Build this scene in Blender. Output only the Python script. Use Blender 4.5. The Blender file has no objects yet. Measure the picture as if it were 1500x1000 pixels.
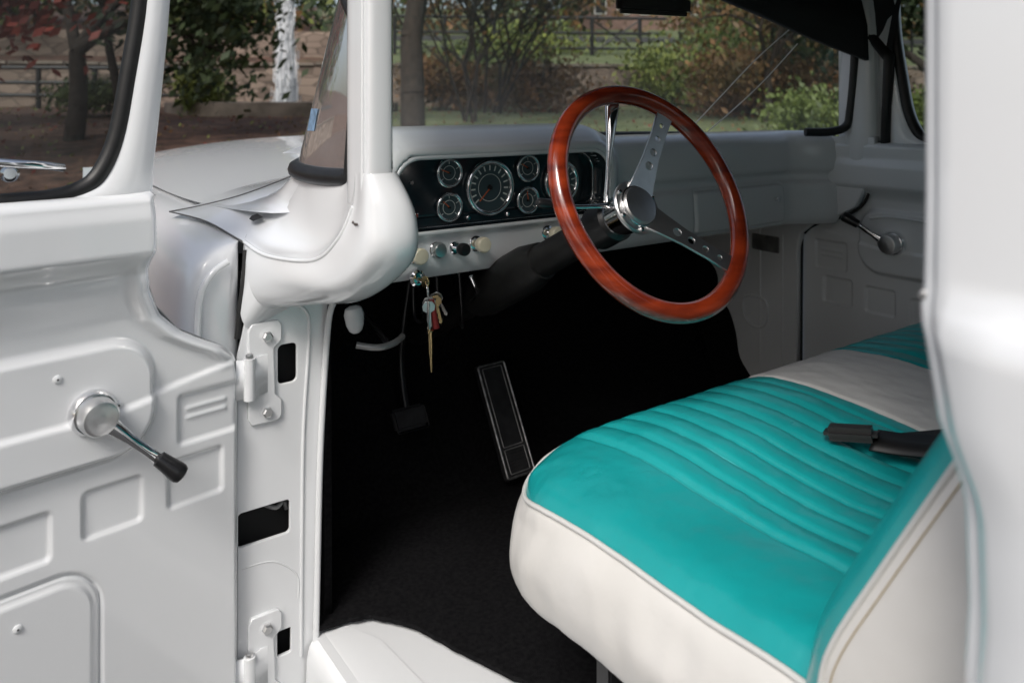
import bpy, bmesh, math, random
from mathutils import Vector, Matrix, Quaternion, noise
R=math.radians
random.seed(7)
sc=bpy.context.scene
COL=sc.collection
# ------------------------------------------------------------------ helpers
def new_mat(name, base=(.8,.8,.8), rough=.5, metal=0, coat=0, spec=.5, var=0, vscale=8, bump=0, bscale=200, base2=None, stretch=None, coat_rough=.1, detail=4, rvar=0, rscale=20):
    m=bpy.data.materials.new(name); m.use_nodes=True
    nt=m.node_tree; b=nt.nodes['Principled BSDF']
    b.inputs['Base Color'].default_value=(*base,1)
    b.inputs['Roughness'].default_value=rough
    b.inputs['Metallic'].default_value=metal
    b.inputs['Coat Weight'].default_value=coat
    b.inputs['Coat Roughness'].default_value=coat_rough
    b.inputs['Specular IOR Level'].default_value=spec
    tc=nt.nodes.new('ShaderNodeTexCoord'); src=tc.outputs['Object']
    if stretch:
        mp=nt.nodes.new('ShaderNodeMapping'); mp.inputs['Scale'].default_value=stretch
        nt.links.new(src,mp.inputs[0]); src=mp.outputs[0]
    if var or base2:
        n=nt.nodes.new('ShaderNodeTexNoise'); n.inputs['Scale'].default_value=vscale; n.inputs['Detail'].default_value=detail
        nt.links.new(src,n.inputs['Vector'])
        r=nt.nodes.new('ShaderNodeValToRGB')
        c2=base2 if base2 else tuple(x*(1-var) for x in base)
        r.color_ramp.elements[0].position=.35; r.color_ramp.elements[1].position=.65
        r.color_ramp.elements[0].color=(*c2,1); r.color_ramp.elements[1].color=(*base,1)
        nt.links.new(n.outputs['Fac'],r.inputs[0]); nt.links.new(r.outputs[0],b.inputs['Base Color'])
    if rvar:
        n3=nt.nodes.new('ShaderNodeTexNoise'); n3.inputs['Scale'].default_value=rscale; n3.inputs['Detail'].default_value=3
        nt.links.new(src,n3.inputs['Vector'])
        mr=nt.nodes.new('ShaderNodeMapRange'); mr.inputs['From Min'].default_value=.3; mr.inputs['From Max'].default_value=.7
        mr.inputs['To Min'].default_value=rough; mr.inputs['To Max'].default_value=rough+rvar
        nt.links.new(n3.outputs['Fac'],mr.inputs['Value']); nt.links.new(mr.outputs[0],b.inputs['Roughness'])
    if bump:
        n2=nt.nodes.new('ShaderNodeTexNoise'); n2.inputs['Scale'].default_value=bscale; n2.inputs['Detail'].default_value=3
        nt.links.new(src,n2.inputs['Vector'])
        bp=nt.nodes.new('ShaderNodeBump'); bp.inputs['Strength'].default_value=bump; bp.inputs['Distance'].default_value=.002
        nt.links.new(n2.outputs['Fac'],bp.inputs['Height']); nt.links.new(bp.outputs[0],b.inputs['Normal'])
    return m
def empty(name,parent=None):
    o=bpy.data.objects.new(name,None); COL.objects.link(o)
    if parent: o.parent=parent
    return o
def mesh_obj(name,vs,fs,mats,parent=None,smooth=True,idx=None,sub=0,solid=0):
    me=bpy.data.meshes.new(name); me.from_pydata([tuple(v) for v in vs],[],fs); 
    if not isinstance(mats,(list,tuple)): mats=[mats]
    for m in mats: me.materials.append(m)
    if idx: me.polygons.foreach_set('material_index',idx)
    if smooth: me.polygons.foreach_set('use_smooth',[True]*len(me.polygons))
    me.update()
    o=bpy.data.objects.new(name,me); COL.objects.link(o)
    if parent: o.parent=parent
    if solid:
        s=o.modifiers.new('solid','SOLIDIFY'); s.thickness=solid; s.offset=0
    if sub:
        s=o.modifiers.new('sub','SUBSURF'); s.levels=sub; s.render_levels=sub
    return o
def grid(name,rows,mats,parent=None,closed_u=False,closed_v=False,idxf=None,**k):
    nr=len(rows); nc=len(rows[0]); vs=[v for r in rows for v in r]; fs=[]
    for i in range(nr if closed_u else nr-1):
        for j in range(nc if closed_v else nc-1):
            i2=(i+1)%nr; j2=(j+1)%nc
            fs.append((i*nc+j,i*nc+j2,i2*nc+j2,i2*nc+j))
    idx=None
    if idxf:
        idx=[idxf((Vector(vs[f[0]])+Vector(vs[f[2]]))/2) for f in fs]
    return mesh_obj(name,vs,fs,mats,parent,idx=idx,**k)
def catmull(p,n=6,closed=False):
    p=[Vector(x) for x in p]; out=[]; N=len(p)
    for i in range(N if closed else N-1):
        if closed: a,b,c,d=p[i-1],p[i],p[(i+1)%N],p[(i+2)%N]
        else: a,b,c,d=p[max(i-1,0)],p[i],p[i+1],p[min(i+2,N-1)]
        for k in range(n):
            t=k/n
            out.append(.5*((2*b)+(c-a)*t+(2*a-5*b+4*c-d)*t*t+(3*b-a-3*c+d)*t**3))
    if not closed: out.append(p[-1])
    return out
def spatch(name,cols,mat,parent,n=7):
    cc=[catmull(c,n) for c in cols]
    rows=[catmull([c[k] for c in cc],n) for k in range(len(cc[0]))]
    return grid(name,rows,mat,parent)
def tube(name,pts,r,mat,parent=None,closed=False,smooth=0,res=4,radii=None):
    if smooth: pts=catmull(pts,smooth,closed)
    cu=bpy.data.curves.new(name,'CURVE'); cu.dimensions='3D'; cu.bevel_depth=r; cu.bevel_resolution=res; cu.use_fill_caps=True
    sp=cu.splines.new('POLY'); sp.points.add(len(pts)-1)
    for i,q in enumerate(pts):
        sp.points[i].co=(*q,1)
        if radii: sp.points[i].radius=radii[i]
    sp.use_cyclic_u=closed; sp.use_smooth=True
    cu.materials.append(mat)
    o=bpy.data.objects.new(name,cu); COL.objects.link(o)
    if parent: o.parent=parent
    return o
def frame_of(axis):
    z=Vector(axis).normalized(); x=z.cross(Vector((0,0,1)))
    if x.length<1e-3: x=Vector((1,0,0))
    x.normalize(); y=z.cross(x); return x,y,z
def lathe(name,prof,origin,axis,mat,parent=None,n=32,smooth=True,bev=False):
    x,y,z=frame_of(axis); o=Vector(origin); vs=[];fs=[]
    for r,h in prof:
        for k in range(n):
            t=2*math.pi*k/n; vs.append(o+x*(r*math.cos(t))+y*(r*math.sin(t))+z*h)
    for i in range(len(prof)-1):
        for k in range(n):
            k2=(k+1)%n; fs.append((i*n+k,i*n+k2,(i+1)*n+k2,(i+1)*n+k))
    fs.append(tuple(range(n))[::-1]); fs.append(tuple(range((len(prof)-1)*n,len(prof)*n)))
    ob=mesh_obj(name,vs,fs,mat,parent,smooth=smooth)
    if smooth:
        m=ob.modifiers.new('es','EDGE_SPLIT'); m.split_angle=R(35)
    return ob
def rod(name,p0,p1,r0,r1,mat,parent=None,n=20):
    p0=Vector(p0);p1=Vector(p1);L=(p1-p0).length
    return lathe(name,[(r0,0),(r1,L)],p0,p1-p0,mat,parent,n)
def torus(name,o,axis,R0,r,mat,parent=None,n=96,m=20):
    x,y,z=frame_of(axis); o=Vector(o); rows=[]
    for i in range(n):
        t=2*math.pi*i/n; d=x*math.cos(t)+y*math.sin(t)
        rows.append([o+d*(R0+r*math.cos(2*math.pi*j/m))+z*(r*math.sin(2*math.pi*j/m)) for j in range(m)])
    return grid(name,rows,mat,parent,closed_u=True,closed_v=True)
def plate(name,outer,holes,origin,ex,ey,th,mat,parent=None,bevel=.001):
    ex=Vector(ex).normalized(); ey=Vector(ey).normalized(); ez=ex.cross(ey)
    cu=bpy.data.curves.new(name,'CURVE'); cu.dimensions='2D'; cu.fill_mode='BOTH'; cu.extrude=th/2; cu.bevel_depth=bevel; cu.bevel_resolution=2
    for loop in [outer]+list(holes):
        sp=cu.splines.new('POLY'); sp.points.add(len(loop)-1)
        for i,q in enumerate(loop): sp.points[i].co=(q[0],q[1],0,1)
        sp.use_cyclic_u=True
    cu.materials.append(mat)
    o=bpy.data.objects.new(name,cu); COL.objects.link(o)
    M=Matrix.Identity(4)
    for i in range(3): M[i][0]=ex[i];M[i][1]=ey[i];M[i][2]=ez[i];M[i][3]=origin[i]
    o.matrix_world=M
    if parent: o.parent=parent
    return o
def rrect(cx,cy,hx,hy,r,n=5):
    out=[]
    for (sx,sy,a0) in ((1,1,0),(-1,1,90),(-1,-1,180),(1,-1,270)):
        for k in range(n+1):
            t=R(a0+90*k/n); out.append((cx+sx*(hx-r)+r*math.cos(t),cy+sy*(hy-r)+r*math.sin(t)))
    return out
def circ(cx,cy,r,n=16): return [(cx+r*math.cos(2*math.pi*k/n),cy+r*math.sin(2*math.pi*k/n)) for k in range(n)]
def box(name,c,h,mat,parent=None,bev=.003,rot=None):
    bm=bmesh.new(); bmesh.ops.create_cube(bm,size=2)
    for v in bm.verts: v.co=Vector((v.co.x*h[0],v.co.y*h[1],v.co.z*h[2]))
    if bev: bmesh.ops.bevel(bm,geom=bm.edges[:],offset=bev,segments=2,affect='EDGES')
    me=bpy.data.meshes.new(name); bm.to_mesh(me); bm.free(); me.materials.append(mat)
    o=bpy.data.objects.new(name,me); COL.objects.link(o); o.location=c
    if rot: o.rotation_euler=rot
    if parent: o.parent=parent
    return o
def ss(a,b,x):
    t=max(0,min(1,(x-a)/(b-a))); return t*t*(3-2*t)
def sdr(x,y,cx,cy,hx,hy,r):
    qx=abs(x-cx)-hx+r; qy=abs(y-cy)-hy+r
    return math.hypot(max(qx,0),max(qy,0))+min(max(qx,qy),0)-r
def interp(tab,x):
    if x<=tab[0][0]: return tab[0][1]
    for (a,b),(c,d) in zip(tab,tab[1:]):
        if x<=c: return b+(d-b)*(x-a)/(c-a)
    return tab[-1][1]
# ------------------------------------------------------------------ materials
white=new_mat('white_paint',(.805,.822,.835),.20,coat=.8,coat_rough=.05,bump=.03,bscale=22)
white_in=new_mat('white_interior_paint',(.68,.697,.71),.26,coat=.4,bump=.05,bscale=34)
chrome=new_mat('chrome',(.84,.84,.85),.08,metal=1)
steel=new_mat('brushed_steel',(.76,.76,.76),.34,metal=1,var=.15,vscale=30)
rubber=new_mat('black_rubber',(.012,.012,.012),.45,var=.4,vscale=60)
blackp=new_mat('black_plastic',(.012,.012,.013),.3)
carpet=new_mat('black_carpet',(.011,.011,.012),.95,spec=.1,bump=1,bscale=900,base2=(.005,.005,.006),vscale=120)
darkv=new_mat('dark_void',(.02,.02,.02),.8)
seamg=new_mat('panel_gap',(.10,.10,.10),.8)
headl=new_mat('dark_headliner',(.02,.02,.022),.8,bump=.3,bscale=300)
teal=new_mat('teal_vinyl',(.010,.365,.372),.27,spec=.5,coat=.35,coat_rough=.18,base2=(.007,.32,.325),vscale=6,bump=.4,bscale=70,rvar=.10,rscale=14)
vinylw=new_mat('white_vinyl',(.75,.735,.71),.38,base2=(.67,.655,.625),vscale=6,bump=.5,bscale=28,detail=7)
piping=new_mat('piping',(.64,.64,.62),.5)
stitch=new_mat('teal_stitch',(.07,.50,.50),.6)
thread=new_mat('tan_thread',(.45,.36,.22),.7)
wood=new_mat('varnished_wood',(.34,.043,.011),.22,coat=1,coat_rough=.03,base2=(.13,.013,.005),vscale=9,stretch=(1,1,5),detail=7)
cream=new_mat('cream_knob',(.72,.66,.50),.3,coat=.5)
cluster_m=new_mat('instrument_panel_black',(.016,.026,.033),.14,coat=.6)
gauge_m=new_mat('gauge_face',(.045,.07,.078),.4)
tick_m=new_mat('gauge_markings',(.7,.72,.68),.5)
orange=new_mat('needle_orange',(.6,.12,.03),.5)
brass=new_mat('brass',(.75,.58,.30),.25,metal=1)
leatherred=new_mat('red_fob',(.25,.02,.02),.5)
grime=new_mat('grey_metal',(.36,.36,.36),.4,metal=.6,var=.4,vscale=30)
chip=new_mat('paint_chip',(.12,.10,.09),.8,var=.5,vscale=200)
sticker=new_mat('sticker_blue',(.22,.34,.50),.5,var=.5,vscale=90)
lint=new_mat('lint',(.45,.42,.38),.9)
def glass_mat(name,tint=(.9,.93,.92),haze=.03,refl=1.0):
    m=bpy.data.materials.new(name); m.use_nodes=True; nt=m.node_tree; nt.nodes.clear()
    out=nt.nodes.new('ShaderNodeOutputMaterial'); tr=nt.nodes.new('ShaderNodeBsdfTransparent'); tr.inputs[0].default_value=(*tint,1)
    gl=nt.nodes.new('ShaderNodeBsdfGlossy'); gl.inputs['Roughness'].default_value=.02
    fr=nt.nodes.new('ShaderNodeFresnel'); fr.inputs[0].default_value=1.5
    mx=nt.nodes.new('ShaderNodeMixShader'); nt.links.new(fr.outputs[0],mx.inputs[0]); nt.links.new(tr.outputs[0],mx.inputs[1]); nt.links.new(gl.outputs[0],mx.inputs[2])
    df=nt.nodes.new('ShaderNodeBsdfDiffuse'); df.inputs[0].default_value=(.7,.7,.7,1)
    n=nt.nodes.new('ShaderNodeTexNoise'); n.inputs['Scale'].default_value=4; n.inputs['Detail'].default_value=8
    mu=nt.nodes.new('ShaderNodeMath'); mu.operation='MULTIPLY'; mu.inputs[1].default_value=haze*2
    nt.links.new(n.outputs['Fac'],mu.inputs[0])
    m2=nt.nodes.new('ShaderNodeMixShader'); nt.links.new(mu.outputs[0],m2.inputs[0]); nt.links.new(mx.outputs[0],m2.inputs[1]); nt.links.new(df.outputs[0],m2.inputs[2])
    nt.links.new(m2.outputs[0],out.inputs[0]); return m
glass=glass_mat('windshield_glass',haze=.10)
doorglass=glass_mat('door_glass',tint=(.60,.64,.64),haze=.02)

truck=empty('pickup_truck')
MID=1.19
# ------------------------------------------------------------------ open driver door
door=empty('driver_door',truck)
def DP(s,h,z): return Vector((.40-.986*s+.165*h, 1.27-.165*s-.986*h, z))
EDGE=[(1.12,.030),(1.150,.034),(1.168,.052),(1.185,.085),(1.205,.118),(1.235,.148),(1.275,.165),(1.32,.170),(1.42,.172)]
def door_relief(s,z,zo=0,dd=1):
    h=0
    zz=z-zo
    t=(z-1.30)/(1.412-1.30)
    if t>0: h+=.048*ss(0,.38,t)-.006*ss(.75,1,t)
    h+=.010*ss(1.235,1.30,z)*(1-ss(1.30,1.33,z))
    line=1.146-(s-.03)*.16
    if s<.22: h+=.006*ss(.004,-.004,zz-line)
    else: h+=.006*ss(.004,-.004,zz-1.115)
    d=sdr(s,zz,.53,1.132,.367,.082,.062)
    h+=.015*ss(.005,-.009,d)
    for (s0,s1,z0,z1) in ((.036,.127,1.038,1.112),(.060,.142,.948,1.018),(.180,.258,.947,1.012),(.298,.385,.937,1.002),(.43,.52,.93,.995),(.57,.66,.93,.995),(.71,.80,.93,.995)):
        d=sdr(s,zz,(s0+s1)/2,(z0+z1)/2,(s1-s0)/2,(z1-z0)/2,.007)
        h-=.0055*ss(.003,-.003,d)
    for zl in (1.088,1.074):
        d=sdr(s,zz,.083,zl,.030,.0012,.001); h+=.003*ss(.003,-.001,d)
    d=sdr(s,zz,.50,.74,.252,.158,.045)
    h+=.004*ss(.003,-.002,d); h-=.005*ss(.004,0,abs(d-.012))
    if z>1.13 and z<1.34: h+=.011*math.exp(-((dd-.022)/.011)**2)*ss(1.13,1.17,z)*ss(1.34,1.29,z)
    return h
def door_panel(name,P,parent,zo=0,edge=True,mat=white,ztop=1.412):
    ss_list=[i*.0026 for i in range(150)]+[.39+i*.02 for i in range(29)]
    zs=[.45+i*.02 for i in range(7)]+[.59+i*.0028 for i in range(int((ztop-.59)/.0028)+1)]
    rows=[]
    for z in zs:
        e=interp(EDGE,z) if edge else 0
        r=[]
        for s in ss_list:
            s2=max(s,e)
            dd=s2-e
            h=door_relief(s2,z,zo,dd if edge else 1)
            h-=.012*ss(.010,0,dd) if edge else 0
            r.append(P(s2,h,z))
        rows.append(r)
    rows.append([P(max(s,.172 if edge else 0),.036,ztop+.006) for s in ss_list])
    rows.append([P(max(s,.172 if edge else 0),.015,ztop+.010) for s in ss_list])
    return grid(name,rows,mat,parent)
door_panel('inner_panel',DP,door)
def thick(s): return -.016-.085*ss(.13,.22,s)
rows=[]
for z in [.45+.04*i for i in range(25)]:
    e=interp(EDGE,z); r=[DP(e,-.010,z)]
    for s in [e+.004,.10,.13,.16,.19,.22,.3,.5,.7,.9,.97]:
        s=max(s,e+.004); r.append(DP(s,thick(s),z))
    r.append(DP(.972,0,z)); rows.append(r)
grid('outer_skin',rows,white,door)
grid('bottom_edge',[[DP(s,0.0,.45) for s in (.03,.2,.5,.97)],[DP(s,thick(s),.45) for s in (.03,.2,.5,.97)]],white,door)
O=[(.168,1.405),(.160,1.47),(.150,1.56),(.138,1.70),(.135,1.83),(.165,1.90),(.3,1.935),(.5,1.94),(.7,1.935),(.90,1.92),(.955,1.85),(.965,1.65),(.965,1.5),(.96,1.405),(.7,1.405),(.5,1.405),(.36,1.405),(.27,1.405),(.21,1.405)]
I=[(.237,1.450),(.215,1.50),(.200,1.58),(.182,1.70),(.18,1.82),(.205,1.865),(.3,1.89),(.5,1.895),(.7,1.89),(.86,1.88),(.905,1.83),(.91,1.65),(.91,1.5),(.89,1.43),(.7,1.42),(.5,1.42),(.36,1.420),(.30,1.421),(.262,1.430)]
def loopsm(L): return [(v.x,v.y) for v in catmull([(a,b,0) for a,b in L],5,True)]
Os=loopsm(O); Is=loopsm(I)
def wframe(name,P,parent,g=doorglass,hoff=0):
    rows=[]
    for f,h in ((0,-.035),(0,.0),(.12,.014),(.5,.022),(.85,.018),(1,.006),(1,-.03)):
        rows.append([P(o[0]+(i[0]-o[0])*f,h+hoff,o[1]+(i[1]-o[1])*f) for o,i in zip(Os,Is)])
    grid(name,rows,white,parent,closed_v=True)
    tube(name+'_rubber_seal',[P(i[0],.006+hoff,i[1]) for i in Is],.0125,rubber,parent,closed=True)
    c=[P(i[0],-.012+hoff,i[1]) for i in Is]
    mesh_obj(name+'_glass',c,[tuple(range(len(c)))],g,parent,smooth=False)
wframe('window_frame',DP,door)
tube('vent_latch',[DP(.285,.012,1.462),DP(.315,.03,1.468),DP(.36,.032,1.474),DP(.42,.015,1.484)],.0055,chrome,door,smooth=5)
lathe('vent_latch_base',[(.011,0),(.011,.012),(.007,.018)],DP(.345,.004,1.457),(0,-1,.1),chrome,door,20)
def crank(P,parent,s0,z0,ds,dz,name='window_crank'):
    c=P(s0,.018,z0); nrm=(P(s0,1,z0)-P(s0,0,z0)).normalized()
    ang=(P(s0+ds,.0,z0+dz)-P(s0,0,z0)); L=ang.length; dr=ang.normalized()
    cr=empty(name,parent)
    lathe('escutcheon',[(.031,-.004),(.031,.006),(.027,.012),(.024,.012)],c,nrm,chrome,cr,40)
    lathe('boss',[(.025,.01),(.025,.030),(.022,.036),(.0165,.0375),(.012,.037),(.008,.0385),(.002,.038)],c,nrm,steel,cr,40)
    rows=[]
    x=nrm.cross(dr)
    for t,w,th,hh in ((0.12,.013,.007,.026),(.2,.011,.006,.030),(.45,.0075,.005,.036),(.75,.007,.0045,.041),(1.0,.0085,.005,.043),(1.04,.004,.003,.043)):
        q=c+dr*(L*t)+nrm*hh
        rows.append([q+x*(w*math.cos(k*math.pi/5))+nrm*(th*math.sin(k*math.pi/5)) for k in range(10)])
    grid('arm',rows,chrome,cr,closed_v=True)
    k0=c+dr*(L*.97)+nrm*.048
    kd=(nrm*.35+dr*.9).normalized()
    lathe('knob',[(.006,-.006),(.0105,-.004),(.0115,.008),(.0135,.026),(.0135,.032),(.011,.037),(.006,.039)],k0-nrm*.004,kd,blackp,cr,24)
    return cr
crank(DP,door,.249,1.125,-.077,-.078)
for (s,z) in ((.292,1.18),(.215,1.125),(.337,.866),(.262,.745)):
    q=DP(s,door_relief(s,z)+.0005,z); nr=(DP(s,1,z)-DP(s,0,z)).normalized()
    lathe('screw',[(.0055,-.001),(.0055,.001),(.003,.0025)],q,nr,white,door,14)
    lathe('screw_slot',[(.0015,.002),(.0015,.003)],q,nr,seamg,door,8)
# ------------------------------------------------------------------ hinge pillar (door jamb)
jamb=empty('hinge_pillar',truck)
outer=[(.372,.45),(.515,.45),(.500,.60),(.502,.75),(.507,.95),(.517,1.12),(.524,1.205),(.50,1.235),(.44,1.235),(.405,1.215),(.385,1.19),(.374,1.14)]
holes=[rrect(.4545,1.116,.0175,.034,.010),rrect(.416,.862,.044,.029,.008),rrect(.449,.655,.013,.022,.004)]
plate('jamb_face',outer,holes,(0,1.284,0),(1,0,0),(0,0,1),.004,white,jamb,.0015)
box('cavity',(.445,1.40,.85),(.066,.08,.42),darkv,jamb,0)
tube('door_seal_flange',[(.500,1.272,.46),(.500,1.272,.60),(.503,1.272,.75),(.508,1.272,.95),(.518,1.272,1.12),(.526,1.268,1.20),(.55,1.262,1.232)],.0055,white,jamb,smooth=5)
tube('jamb_bead',[(.478,1.280,.62),(.479,1.280,.80),(.482,1.280,1.0),(.492,1.280,1.16),(.485,1.280,1.20),(.46,1.280,1.215)],.0028,white,jamb,smooth=5)
tube('jamb_step',[(.380,1.281,.80),(.43,1.281,.795),(.470,1.281,.76),(.473,1.281,.72)],.0016,white,jamb,smooth=5)
def hinge(z0,z1,zk,name):
    h=empty(name,jamb)
    ol=[(.390,z0+.01),(.395,z0),(.436,z0),(.441,z0+.006),(.441,z0+.03),(.430,z0+.042),(.428,z1-.042),(.441,z1-.03),(.441,z1-.006),(.436,z1),(.395,z1),(.390,z1-.01)]
    plate('leaf',ol,[],(0,1.2785,0),(1,0,0),(0,0,1),.005,white,h,.002)
    for zz in (z1-.021,z0+.016):
        lathe('bolt_washer',[(.0115,0),(.0115,.002)],(.418,1.2755,zz),(0,-1,0),white,h,20)
        lathe('bolt',[(.0085,0),(.0085,.006),(.006,.008)],(.418,1.2735,zz),(0,-1,0),steel,h,6,smooth=False)
    rows=[]
    for a,b in ((.425,1.276),(.408,1.270),(.392,1.262),(.380,1.262),(.366,1.266)):
        rows.append([(a,b,zk-.032),(a,b,zk+.030),(a,b+.006,zk+.030),(a,b+.006,zk-.032)])
    grid('strap',rows,white,h,closed_v=True)
    rod('knuckle',(.386,1.262,zk-.034),(.386,1.262,zk+.032),.009,.009,white,h)
    lathe('pin',[(.006,0),(.006,.006),(.003,.008)],(.386,1.262,zk+.032),(0,0,1),steel,h,12)
hinge(1.030,1.190,1.110,'upper_hinge')
hinge(.560,.715,.635,'lower_hinge')
tube('latch_spring',[(.42,1.30,.885),(.44,1.295,.875),(.455,1.30,.880),(.46,1.30,.865)],.004,grime,jamb,smooth=4)
# ------------------------------------------------------------------ dogleg + cowl side (one continuous pressing)
cols=[
 [(.468,1.07,1.456),(.460,1.05,1.456),(.454,1.02,1.456),(.450,1.000,1.455),(.452,.958,1.455),(.490,.963,1.455),(.52,1.02,1.455)],
 [(.467,1.07,1.448),(.459,1.05,1.432),(.453,1.026,1.418),(.446,1.000,1.408),(.447,.942,1.412),(.500,.930,1.402),(.536,.985,1.380)],
 [(.460,1.12,1.437),(.455,1.095,1.388),(.449,1.060,1.366),(.435,1.024,1.362),(.441,.938,1.350),(.500,.935,1.338),(.532,1.010,1.315)],
 [(.457,1.20,1.435),(.452,1.175,1.362),(.442,1.130,1.332),(.423,1.087,1.324),(.430,1.020,1.296),(.474,1.020,1.274),(.506,1.130,1.248)],
 [(.472,1.29,1.435),(.450,1.28,1.360),(.430,1.255,1.323),(.400,1.218,1.312),(.406,1.168,1.274),(.438,1.145,1.246),(.510,1.225,1.220)],
 [(.54,1.38,1.440),(.458,1.38,1.364),(.418,1.36,1.334),(.392,1.312,1.321),(.388,1.266,1.256),(.410,1.255,1.222),(.470,1.285,1.208)],
]
def sharpen(c):
    c=[Vector(v) for v in c]; U=c[3]
    return c[:3]+[U.lerp(c[2],.14),U,U.lerp(c[4],.11)]+c[4:]
spatch('a_pillar_dogleg',[sharpen(c) for c in cols],white,truck)
tube('dogleg_highlight_bead',[Vector(c[3])+Vector((.001,.001,-.001)) for c in cols[1:]],.0034,white,truck,smooth=8,radii=None)  # bead added along the rolled crease to give it a highlight line
spatch('dogleg_lower',[[cols[5][3],cols[5][4],cols[5][5],cols[5][6]],[(.392,1.320,1.285),(.378,1.287,1.225),(.385,1.277,1.190),(.42,1.290,1.185)]],white,truck)
spatch('cowl_side',[[c for c in cols[5][:4]],[(.58,1.48,1.425),(.46,1.48,1.379),(.40,1.47,1.350),(.368,1.45,1.338)],[(.62,1.64,1.400),(.47,1.62,1.376),(.40,1.60,1.354),(.335,1.585,1.343)]],white,truck)
pl=[(.4275,1.345,1.346),(.433,1.337,1.3495),(.432,1.368,1.352),(.426,1.380,1.348),(.419,1.372,1.3435),(.420,1.352,1.342)]
mesh_obj('cowl_hole',[(x,y,z+.0045) for x,y,z in pl],[tuple(range(6))],darkv,truck,smooth=False)
tube('cowl_seam',[(.389,1.310,1.320),(.368,1.45,1.3385),(.335,1.585,1.3435)],.0014,seamg,truck,smooth=5)
tube('hood_rear_seam',[(.335,1.587,1.3435),(.38,1.555,1.354),(.44,1.505,1.374),(.50,1.455,1.402),(.545,1.43,1.425)],.0012,seamg,truck,smooth=5)
for k,(x,y,z) in enumerate(((.4395,.985,1.3885),(.4385,.976,1.3870),(.4375,.968,1.3880))):
    lathe('paint_chip',[(.0022,0),(.001,.0012)],(x,y,z),(-1,-.4,.1),chip,truck,7,smooth=False)
def prism(name,poly,z0,z1,mat,parent,top_shift=(0,0),n=8,sub=0):
    p=catmull([(a,b,0) for a,b in poly],4,True); rows=[]
    for i in range(n+1):
        f=i/n; rows.append([(q.x+top_shift[0]*f,q.y+top_shift[1]*f,z0+(z1-z0)*f) for q in p])
    return grid(name,rows,mat,parent,closed_v=True)
prism('a_pillar',[(.453,1.035),(.450,1.0),(.4505,.970),(.4545,.961),(.470,.959),(.484,.961),(.488,.968),(.51,1.01),(.505,1.055),(.475,1.06)],1.41,1.96,white,truck)
tube('pillar_drip_edge',[(.449,.975,1.40),(.449,.975,1.95)],.0030,white,truck)
prism('a_pillar_passenger',[(1.882,1.138),(1.884,1.10),(1.90,1.080),(1.94,1.07),(1.96,1.13),(1.92,1.19),(1.895,1.17)],1.40,1.96,white_in,truck)
vs_=[(.4608,1.208,1.505),(.4625,1.184,1.505),(.4650,1.174,1.540),(.4635,1.198,1.540)]
mesh_obj('inspection_sticker',vs_,[(0,1,2,3)],sticker,truck,smooth=False)
# ------------------------------------------------------------------ fender and hood
rows=[]
path=[(.388,1.36),(.386,1.31),(.372,1.296),(.34,1.292),(.31,1.294),(.297,1.305),(.293,1.34),(.290,1.45),(.288,1.7),(.288,2.2),(.30,2.8),(.36,3.0)]
for z,ins,up in ((.45,0,0),(.8,-.006,0),(1.0,-.010,0),(1.15,-.004,0),(1.22,0,0),(1.255,.003,.3),(1.285,.014,.6),(1.305,.035,.8),(1.318,.065,.95),(1.322,.10,1),(1.324,.14,1)):
    r=[]
    for k,(a,b) in enumerate(path):
        if k<6:
            a2=a+(.393-a)*min(1,ins/.10); b2=b+ins*.35
        else:
            a2=a+ins; b2=b+ins*.15
        r.append((min(a2,.43),b2,z+up*(min(b,1.62)-1.3)*.085-(.08*max(0,b-2.4)**2)*up))
    rows.append(r)
grid('front_fender',rows,white,truck,sub=2)
tube('fender_end_bead',[(.360,1.290,1.295),(.335,1.286,1.28),(.317,1.284,1.25),(.312,1.284,1.20),(.315,1.286,1.14)],.0055,white,truck,smooth=6)
tube('cowl_gap',[(.392,1.300,1.308),(.385,1.288,1.26),(.379,1.286,1.22),(.374,1.286,1.17)],.0048,darkv,truck,smooth=4)
fen2=[[ (2*MID-v[0],v[1],v[2]) for v in r] for r in rows]
grid('front_fender_passenger',fen2,white,truck,sub=2)
GB=[(.472,1.06,1.440),(.460,1.15,1.437),(.460,1.24,1.438),(.485,1.31,1.440),(.56,1.385,1.447),(.70,1.44,1.455),(.92,1.48,1.460),(1.19,1.495,1.462)]
def mirror(L): return L+[(2*MID-a,b,z) for a,b,z in reversed(L[:-1])]
GBm=catmull(mirror(GB),4)
def hoodz(a,b):
    u=min(1,abs(a-MID)/.82)
    z=1.350+.088*(1-u**2.6)+.010*(b-1.5)
    z-=.10*max(0,(b-2.4))**2
    return z
rows=[]
for f in [0,.04,.08,.13,.2,.3,.45,.6,.75,.9,1.0]:
    r=[]
    for q in GBm:
        a=q.x; b=q.y+(2.95-q.y)*f
        if f>.1: a=MID+(a-MID)*(1+.10*min(1,f*4))
        w=ss(0,.14,f)
        r.append((a,b,q.z*(1-w)+hoodz(a,b)*w-.004-.020*(1 if .02<f<.13 else 0)))
    rows.append(r)
grid('hood',rows,white,truck,sub=1)
mesh_obj('front_grille_panel',[(.36,3.0,1.33),(2.02,3.0,1.33),(2.02,3.02,.5),(.36,3.02,.5)],[(0,1,2,3)],white,truck)
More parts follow.
